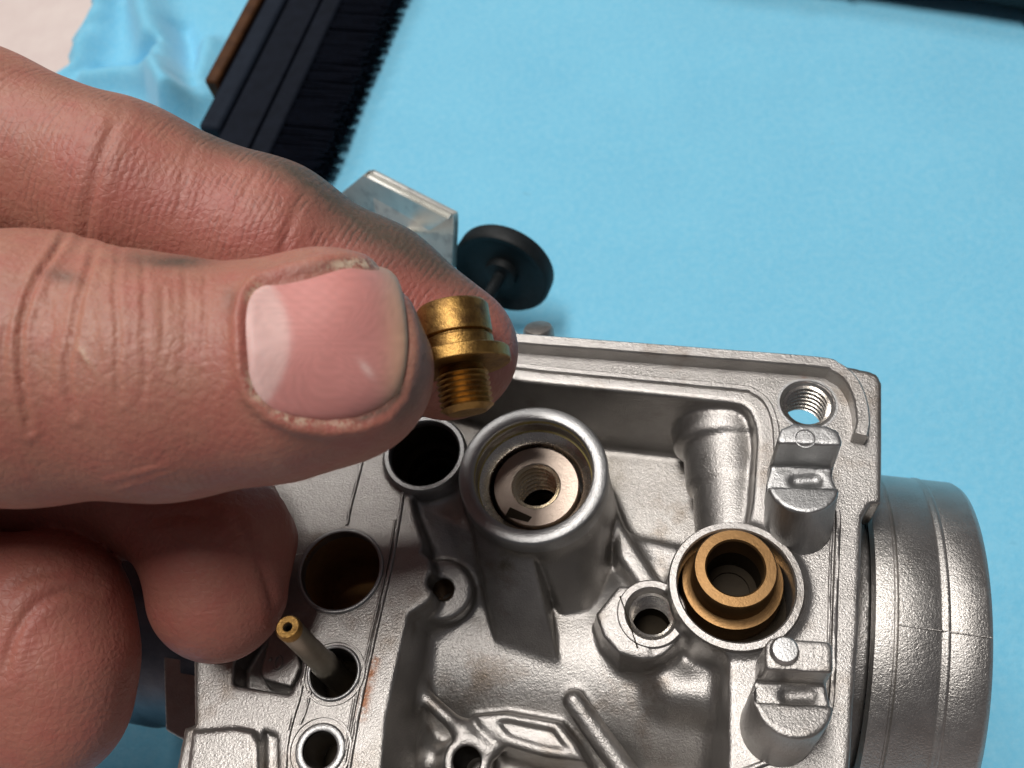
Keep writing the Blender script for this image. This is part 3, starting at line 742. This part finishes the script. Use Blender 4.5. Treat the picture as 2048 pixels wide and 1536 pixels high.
# ================================================================== brass jet holder, held between thumb and finger
def jet():
    top = Q(903, 614, 95.4); bot = Q(936, 826, 93.0)
    # the axis leans a little away from the lens at its top
    ax = (top - bot); Lj = np.linalg.norm(ax); ax /= Lj
    root = thing('brass_jet', 'small brass jet with threaded end pinched between thumb and forefinger', 'jet', bot)
    k = Lj / 11.0
    th = [(.1, .0), (2.0, 0.), (2.3, .25)]
    z = .3
    while z < 3.9: th += [(2.75, z + .22), (2.4, z + .5)]; z += .56
    th += [(2.3, 4.5), (2.3, 4.8)]
    part('threaded_end', *lathe(th, bot, ax, 64), BRASS, root, 30)
    part('collar', *lathe([(2.2, 4.7), (5.1, 4.75), (5.2, 4.85), (5.2, 6.02), (5.1, 6.12), (3.5, 6.15)], bot, ax, 72), BRASS, root)
    part('head', *cap(*lathe([(3.5, 6.1), (3.72, 6.2), (3.75, 7.5), (3.62, 7.62), (3.4, 7.65), (3.4, 7.85), (3.62, 7.88), (3.78, 8.0), (3.78, Lj - .35), (3.5, Lj), (1.3, Lj), (1.2, Lj - 1.2)], bot, ax, 72), 72), BRASS, root)
    return root
jet()

# ================================================================== the hand
def hand():
    ch = {}
    ch['thumb'] = [(Q(-520, 700, 98), 15.), (Q(-300, 728, 91), 13.6), (Q(60, 738, 87), 12.4), (Q(320, 757, 86), 11.1), (Q(560, 744, 86), 9.9), (Q(650, 724, 86.4), 9.0)]
    ch['thumb_tip'] = [(Q(660, 668, 86.6), 6.7), (Q(676, 738, 86.8), 7.7)]
    ch['index'] = [(Q(-520, 120, 112), 12.5), (Q(-60, 283, 104), 10.6), (Q(240, 385, 103.5), 9.7), (Q(535, 492, 105), 9.2), (Q(735, 595, 106.5), 8.6), (Q(900, 702, 107.), 8.15)]
    ch['middle'] = [(Q(-420, 720, 118), 11.), (Q(40, 915, 116), 9.8), (Q(335, 980, 112), 8.2), (Q(436, 1085, 108.5), 8.1), (Q(436, 1184, 108), 8.0)]
    ch['middle_side'] = [(Q(400, 960, 113), 8.), (Q(496, 1085, 114), 5.9), (Q(500, 1145, 113.5), 5.0)]
    ch['ring'] = [(Q(-480, 1060, 112), 10.5), (Q(-150, 1222, 106), 9.6), (Q(84, 1232, 104.5), 9.0), (Q(104, 1330, 103.5), 8.8), (Q(108, 1412, 103), 8.3)]
    ch['little'] = [(Q(-560, 1300, 112), 9.), (Q(-330, 1480, 108), 8.3), (Q(-200, 1620, 106), 7.4)]
    ch['palm'] = [(Q(-560, 260, 118), 17.), (Q(-720, 620, 118), 21.), (Q(-700, 1050, 120), 18.), (Q(-620, 1280, 118), 12.)]
    ch['heel'] = [(Q(-520, 700, 104), 17.), (Q(-900, 700, 116), 23.), (Q(-1500, 720, 120), 24.)]
    allp = np.array([p for c in ch.values() for p, r in c]); rr = np.array([r for c in ch.values() for p, r in c])
    lo = (allp - rr[:, None]).min(0) - 3; hi = (allp + rr[:, None]).max(0) + 3
    F = Field(lo, hi, .62)
    kk = {'thumb_tip': 3.2, 'middle_side': 1.2, 'palm': 6., 'heel': 7.}
    for nme, c in ch.items():
        G = Field(lo, hi, .62) if nme in ('thumb', 'index', 'middle', 'ring', 'little') else None
        tgt = G or F
        for (a, ra), (b, rb) in zip(c[:-1], c[1:]): tgt.cone(a, b, ra, rb, 'add', 2.5 if G else kk.get(nme, 3.))
        if G:
            if nme == 'thumb':
                for (a, ra), (b, rb) in zip(ch['thumb_tip'][:-1], ch['thumb_tip'][1:]): G.cone(a, b, ra, rb, 'add', 3.2)
            k = .45; d1 = F.d; d2 = G.d
            t = np.clip(.5 + .5 * (d1 - d2) / k, 0, 1); F.d = d1 + (d2 - d1) * t - k * t * (1 - t)
        elif nme == 'thumb_tip': pass
    pts, qd = F.mesh(); qd = outward(pts, qd)
    base = np.array([lo[0], allp[:, 1].mean(), allp[:, 2].mean()])
    base = Q(-1500, 720, 120)
    me = big_mesh('hand_raw', pts, qd, base)
    tmp = bpy.data.objects.new('hand_raw', me); scn.collection.objects.link(tmp)
    smo = tmp.modifiers.new('s', 'SMOOTH'); smo.iterations = 4; smo.factor = .5
    tmp.modifiers.new('d', 'SUBSURF').levels = 1
    dg = bpy.context.evaluated_depsgraph_get()
    me2 = bpy.data.meshes.new_from_object(tmp.evaluated_get(dg)); bpy.data.objects.remove(tmp)
    n = len(me2.vertices); co = np.empty(n * 3, np.float32); me2.vertices.foreach_get('co', co); co = co.reshape(-1, 3).astype(float)
    W = co / S + base
    no = np.empty(n * 3, np.float32); me2.vertex_normals.foreach_get('vector', no); no = no.reshape(-1, 3).astype(float)
    bvh = BVHTree.FromPolygons((W).tolist(), [tuple(p.vertices) for p in me2.polygons if True]) if False else None
    u, v, dep = proj(W)
    view = CAM - W; view /= np.linalg.norm(view, axis=1)[:, None]
    facing = (np.einsum('ij,ij->i', view, no) > -.1)
    # which finger a vertex belongs to, and how far along it
    dist = {}; along = {}
    for nme in ('thumb', 'index', 'middle', 'ring'):
        c = ch[nme]; best = np.full(n, 1e9); al = np.zeros(n); acc = 0.
        for (a, ra), (b, rb) in zip(c[:-1], c[1:]):
            ab = b - a; Ls = np.linalg.norm(ab); t = np.clip((W - a) @ ab / (ab @ ab), 0, 1.4)
            tcl = np.clip(t, 0, 1)
            d = np.linalg.norm(W - a - np.outer(tcl, ab), axis=1) - (ra + (rb - ra) * tcl)
            m = d < best; best[m] = d[m]; al[m] = acc + t[m] * Ls; acc += Ls
        dist[nme] = best; along[nme] = al
    names = ['thumb', 'index', 'middle', 'ring']
    which = np.argmin(np.stack([dist[k] for k in names]), 0)
    ALONG = np.choose(which, [along[k] for k in names])
    def pld(pl, m=None):
        return polydist(np.asarray(pl, float), u, v, True)
    disp = np.zeros(n)
    isT = (which == 0) & facing; isI = (which == 1) & facing; isM = (which == 2) & facing; isR = (which == 3) & facing
    def crease(mask, pl, depth, wd, swell=.45):
        pl = smooth_line(np.array([(a, b, 0) for a, b in pl]), 5)[:, :2]
        d = polydist(pl, u, v, True)
        ends = np.minimum(np.hypot(u - pl[0, 0], v - pl[0, 1]), np.hypot(u - pl[-1, 0], v - pl[-1, 1]))
        fade = np.clip(ends / (3.5 * wd), .15, 1)
        depth = depth * .8
        g = -depth * np.exp(-(d / wd) ** 2) + swell * depth * np.exp(-((d - 2.6 * wd) / (1.7 * wd)) ** 2)
        disp[mask] += (g * fade)[mask]
    crease(isT, [(128, 478), (100, 520), (75, 560), (46, 640), (40, 720), (48, 800), (58, 860)], .5, 5.5)
    crease(isT, [(190, 505), (172, 560), (158, 615), (146, 680), (133, 735), (137, 790), (146, 830)], .42, 5.5)
    crease(isT, [(240, 500), (233, 540), (231, 600), (237, 660), (232, 740), (238, 800)], .22, 5)
    crease(isT, [(284, 508), (287, 560), (287, 650), (289, 745), (279, 815)], .16, 5)
    crease(isT, [(370, 530), (370, 600), (368, 690), (360, 760)], .13, 5)
    crease(isT, [(325, 575), (326, 640), (324, 700)], .18, 4)
    crease(isT, [(100, 590), (103, 650), (96, 720), (100, 780)], .16, 4.5)
    crease(isT, [(20, 640), (4, 700), (10, 780)], .15, 6)
    crease(isT, [(410, 540), (408, 640), (404, 720)], .14, 4)
    crease(isT, [(190, 600), (205, 660), (215, 720)], -.16, 5, 0)
    crease(isT, [(158, 690), (172, 715), (190, 742)], -.28, 6, 0)
    crease(isT, [(205, 965), (270, 948), (345, 928)], -.16, 4, 0)
    crease(isT, [(225, 982), (300, 958), (360, 935)], -.12, 4, 0)
    crease(isT, [(455, 765), (440, 800), (430, 832)], -.14, 4, 0)
    crease(isI, [(238, 232), (208, 300), (186, 380), (174, 440), (172, 520)], .24, 10)
    crease(isI, [(605, 390), (588, 430), (570, 480), (560, 540)], .16, 9)
    crease(isI, [(398, 268), (375, 320), (362, 380), (355, 450)], .08, 7)
    crease(isI, [(520, 330), (480, 400), (450, 470)], .1, 6)
    crease(isR, [(8, 1350), (30, 1270), (70, 1212), (130, 1182), (190, 1180)], .35, 9)
    crease(isR, [(20, 1180), (60, 1150), (120, 1140)], .3, 8)
    crease(isM, [(470, 1040), (505, 1095), (535, 1165), (552, 1235)], .3, 9)
    crease(isM, [(300, 1040), (360, 1030), (430, 1036)], .25, 9)
    # slow unevenness of flesh
    nz = np.array([mnoise.noise(Vector((p * .12).tolist())) for p in W[::1]]) if n < 1 else None
    fq = [(rng.normal(size=3) * .28, rng.uniform(0, 6)) for _ in range(10)]
    disp += sum(.05 * np.sin(W @ a + p) for a, p in fq)
    # nail: bed and folds
    N = np.array([(494, 700), (492, 640), (500, 598), (522, 574), (580, 560), (650, 546), (700, 534), (752, 532), (784, 544), (802, 574), (812, 630), (816, 690), (810, 745),
                  (796, 788), (765, 818), (715, 838), (650, 844), (590, 836), (545, 816), (512, 784), (498, 745)], float)
    dn = polydist(N, u, v); tip = np.clip((u - 770) / 50, 0, 1)
    sideup = np.clip((u - 640) / 60, 0, 1) * np.clip((600 - v) / 40, 0, 1)
    k = isT & (dn < 110)
    g = np.where(dn < 0, -.38 * np.clip(-dn / 8, 0, 1), 0) + (1 - .75 * tip) * (1 - .6 * sideup) * .62 * np.exp(-((dn - 17) / 13) ** 2) - .14 * np.exp(-(dn / 5) ** 2)
    g += tip * -.25 * np.exp(-((dn - 4) / 6) ** 2)
    disp[k] += g[k]
    smoothW = W.copy()
    W2 = W + no * disp[:, None]
    me2.vertices.foreach_set('co', ((W2 - base) * S).astype(np.float32).ravel()); me2.update()
    # colour masks: dirt, redness, strength of the fine lines
    def blob(mask, cx, cy, sx, sy, rot, a):
        c, s = math.cos(rot), math.sin(rot); x = (u - cx) * c + (v - cy) * s; y = -(u - cx) * s + (v - cy) * c
        return np.where(mask, a * np.exp(-(x / sx) ** 2 - (y / sy) ** 2), 0)
    gr = blob(isI, 770, 445, 200, 66, .52, 1.15) + blob(isI, 560, 330, 230, 26, .42, .6) + blob(isI, 420, 285, 60, 40, .4, .35) + blob(isI, 930, 560, 120, 40, .7, .4)
    gr += blob(isI, 250, 210, 260, 22, .32, .35)
    gr += blob(isT, 125, 555, 38, 16, .2, .6) + blob(isT, 360, 520, 60, 12, 0, .9) + blob(isT, 280, 515, 60, 16, 0, .4) + blob(isT, 460, 600, 16, 30, 0, .4)
    gr += np.where(isT & (u > 700), .55 * np.exp(-((dn - 26) / 20) ** 2) * np.clip((u - 760) / 40, 0, 1), 0)
    gr += np.where(isT & (dn > -12) & (dn < 9), .9 * np.exp(-((dn - 1) / 4.5) ** 2) * np.clip((v - 740) / 40, 0, 1) * np.clip((u - 690) / 40, 0, 1), 0)
    gr += np.where(isT & (dn > 0), .45 * np.exp(-((dn - 5) / 5) ** 2) * np.clip((560 - v) / 20, 0, 1), 0)
    fl = blob(isI, 880, 620, 260, 110, .6, .6) + blob(isI, 400, 430, 420, 110, .35, .6) + blob(isT, 450, 690, 60, 160, 0, .25) + blob(isT, 300, 900, 400, 110, 0, .3)
    fl += np.where(which >= 2, .38, 0)
    fl += np.where(isT, .4 * np.exp(-((dn - 6) / 9) ** 2) * (1 - tip), 0)
    nearn = np.exp(-((dn - 3) / 6.) ** 2)
    dry = np.where(isT, nearn, 0) * np.clip(sum(a * np.exp(-((u - cx) / sx) ** 2 - ((v - cy) / sy) ** 2) for cx, cy, sx, sy, a in
          ((700, 528, 75, 14, 1.6), (505, 785, 24, 40, 1.3), (565, 836, 45, 14, 1.6), (505, 585, 20, 26, .9), (690, 846, 60, 10, .7))), 0, 1.2)
    dry += np.where(isT, .5 * np.exp(-(polydist(np.array([(156., 682.), (172, 712), (190, 744)]), u, v, True) / 5) ** 2), 0)
    lines = np.where(which == 1, .85, np.where(which == 0, .30, .35)) * np.ones(n)
    lines += blob(isI, 660, 440, 260, 90, .5, .5)
    lines *= np.where((which == 0) & (u > 470), .4, 1.)
    for nme, arr in (('along', ALONG), ('grime', np.clip(gr, 0, 1)), ('flush', np.clip(fl, 0, .9)), ('lines', lines), ('dry', np.clip(dry, 0, 1))):
        at = me2.attributes.new(nme, 'FLOAT', 'POINT'); at.data.foreach_set('value', arr.astype(np.float32))
    me2.name = 'hand'; me2.materials.clear()
    o = bpy.data.objects.new('hand', me2); scn.collection.objects.link(o); me2.materials.append(SKIN); me2.shade_smooth()
    o.location = (base * S).tolist()
    o['label'] = 'grimy bare hand holding a small brass jet above the carburettor'; o['category'] = 'hand'
    # nail plate laid on the smooth thumb surface
    sel = isT & (u > 440) & (u < 880) & (v > 480) & (v < 900)
    C = np.stack([u[sel], v[sel]], 1); Dp = dep[sel]
    gx, gy = 46, 40
    # low-order surface of depth over the nail, so the plate is smooth and gently arched
    x = (C[:, 0] - 655) / 170; y = (C[:, 1] - 690) / 160
    inn = dn[sel] < 6
    A = np.stack([x ** i * y ** j for i in range(4) for j in range(5) if i + j < 6], 1)
    cf, *_ = np.linalg.lstsq(A[inn], Dp[inn], rcond=None)
    def depth_at(uu, vv):
        x = (uu - 655) / 170; y = (vv - 690) / 160
        return np.stack([x ** i * y ** j for i in range(4) for j in range(5) if i + j < 6], 1) @ cf
    Nc = N.mean(0); Ns = smooth_line(np.array([(a, b, 0) for a, b in N]), 4, True)[:, :2]
    m = len(Ns); rings = 18; VV = []; UV = []
    for q in range(rings):
        f = 1 - q / rings
        UV.append(Nc + (Ns - Nc) * f)
    UVa = np.concatenate(UV + [Nc[None]]); dd = depth_at(UVa[:, 0], UVa[:, 1])
    f_ = np.concatenate([np.full(m, 1 - q / rings) for q in range(rings)] + [np.zeros(1)])
    off = -.06 + .20 * np.clip((f_ - .92) / .08, 0, 1) ** 2
    top = np.array([Q(a, b, d + o_) for (a, b), d, o_ in zip(UVa, dd, off)])
    low = np.array([Q(a, b, d + .75) for (a, b), d in zip(Ns, dd[:m])])
    Vn = np.concatenate([top, low]); Fn = []
    for q in range(rings - 1):
        for j in range(m): jj = (j + 1) % m; Fn.append((q * m + j, q * m + jj, (q + 1) * m + jj, (q + 1) * m + j))
    cidx = rings * m
    for j in range(m): Fn.append(((rings - 1) * m + j, (rings - 1) * m + (j + 1) % m, cidx))
    for j in range(m): jj = (j + 1) % m; Fn.append((cidx + 1 + j, cidx + 1 + jj, jj, j))
    nme_ = mesh_from('thumbnail', Vn, Fn, base)
    bm = bmesh.new(); bm.from_mesh(nme_); bmesh.ops.recalc_face_normals(bm, faces=bm.faces); bm.to_mesh(nme_); bm.free()
    no_ = link('thumbnail', nme_, NAIL, o, 60)
    UVall = np.concatenate([UVa, Ns]); uu, vv = UVall[:, 0], UVall[:, 1]
    pink = np.array([.56, .235, .215]); lun = np.array([.68, .45, .42]); free = np.array([.60, .40, .25]); edgec = np.array([.34, .27, .16])
    lunm = 1 / (1 + np.exp(((uu - 580 + ((vv - 680) / 95) ** 2 * 26)) / 3.5)); frm = 1 / (1 + np.exp(-(uu - 770 - 10 * np.cos((vv - 690) / 90)) / 11))
    dnn = polydist(N, uu, vv); em = np.exp(-(dnn / 7) ** 2) * np.clip((uu - 700) / 60, 0, 1)
    col = pink[None] * np.ones((len(uu), 1))
    for mk, cc_ in ((lunm, lun), (frm * .8, free), (em * .75, edgec)): col = col * (1 - mk[:, None]) + cc_[None] * mk[:, None]
    col = col * (1 + .05 * np.sin(vv * .55 + 1.3 * np.sin(vv * .13)) + .04 * np.sin(vv * 1.1))[:, None]
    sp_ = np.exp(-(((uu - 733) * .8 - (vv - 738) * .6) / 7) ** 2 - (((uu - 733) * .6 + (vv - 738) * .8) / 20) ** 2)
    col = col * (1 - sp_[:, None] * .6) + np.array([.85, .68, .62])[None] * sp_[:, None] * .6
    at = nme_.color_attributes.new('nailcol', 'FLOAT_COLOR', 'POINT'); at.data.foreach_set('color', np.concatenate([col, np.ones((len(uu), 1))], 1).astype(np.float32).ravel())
    rd = nme_.attributes.new('ridge', 'FLOAT_VECTOR', 'POINT'); rd.data.foreach_set('vector', np.stack([uu * .004, vv * .16, np.zeros(len(uu))], 1).astype(np.float32).ravel())
    return o
hand()
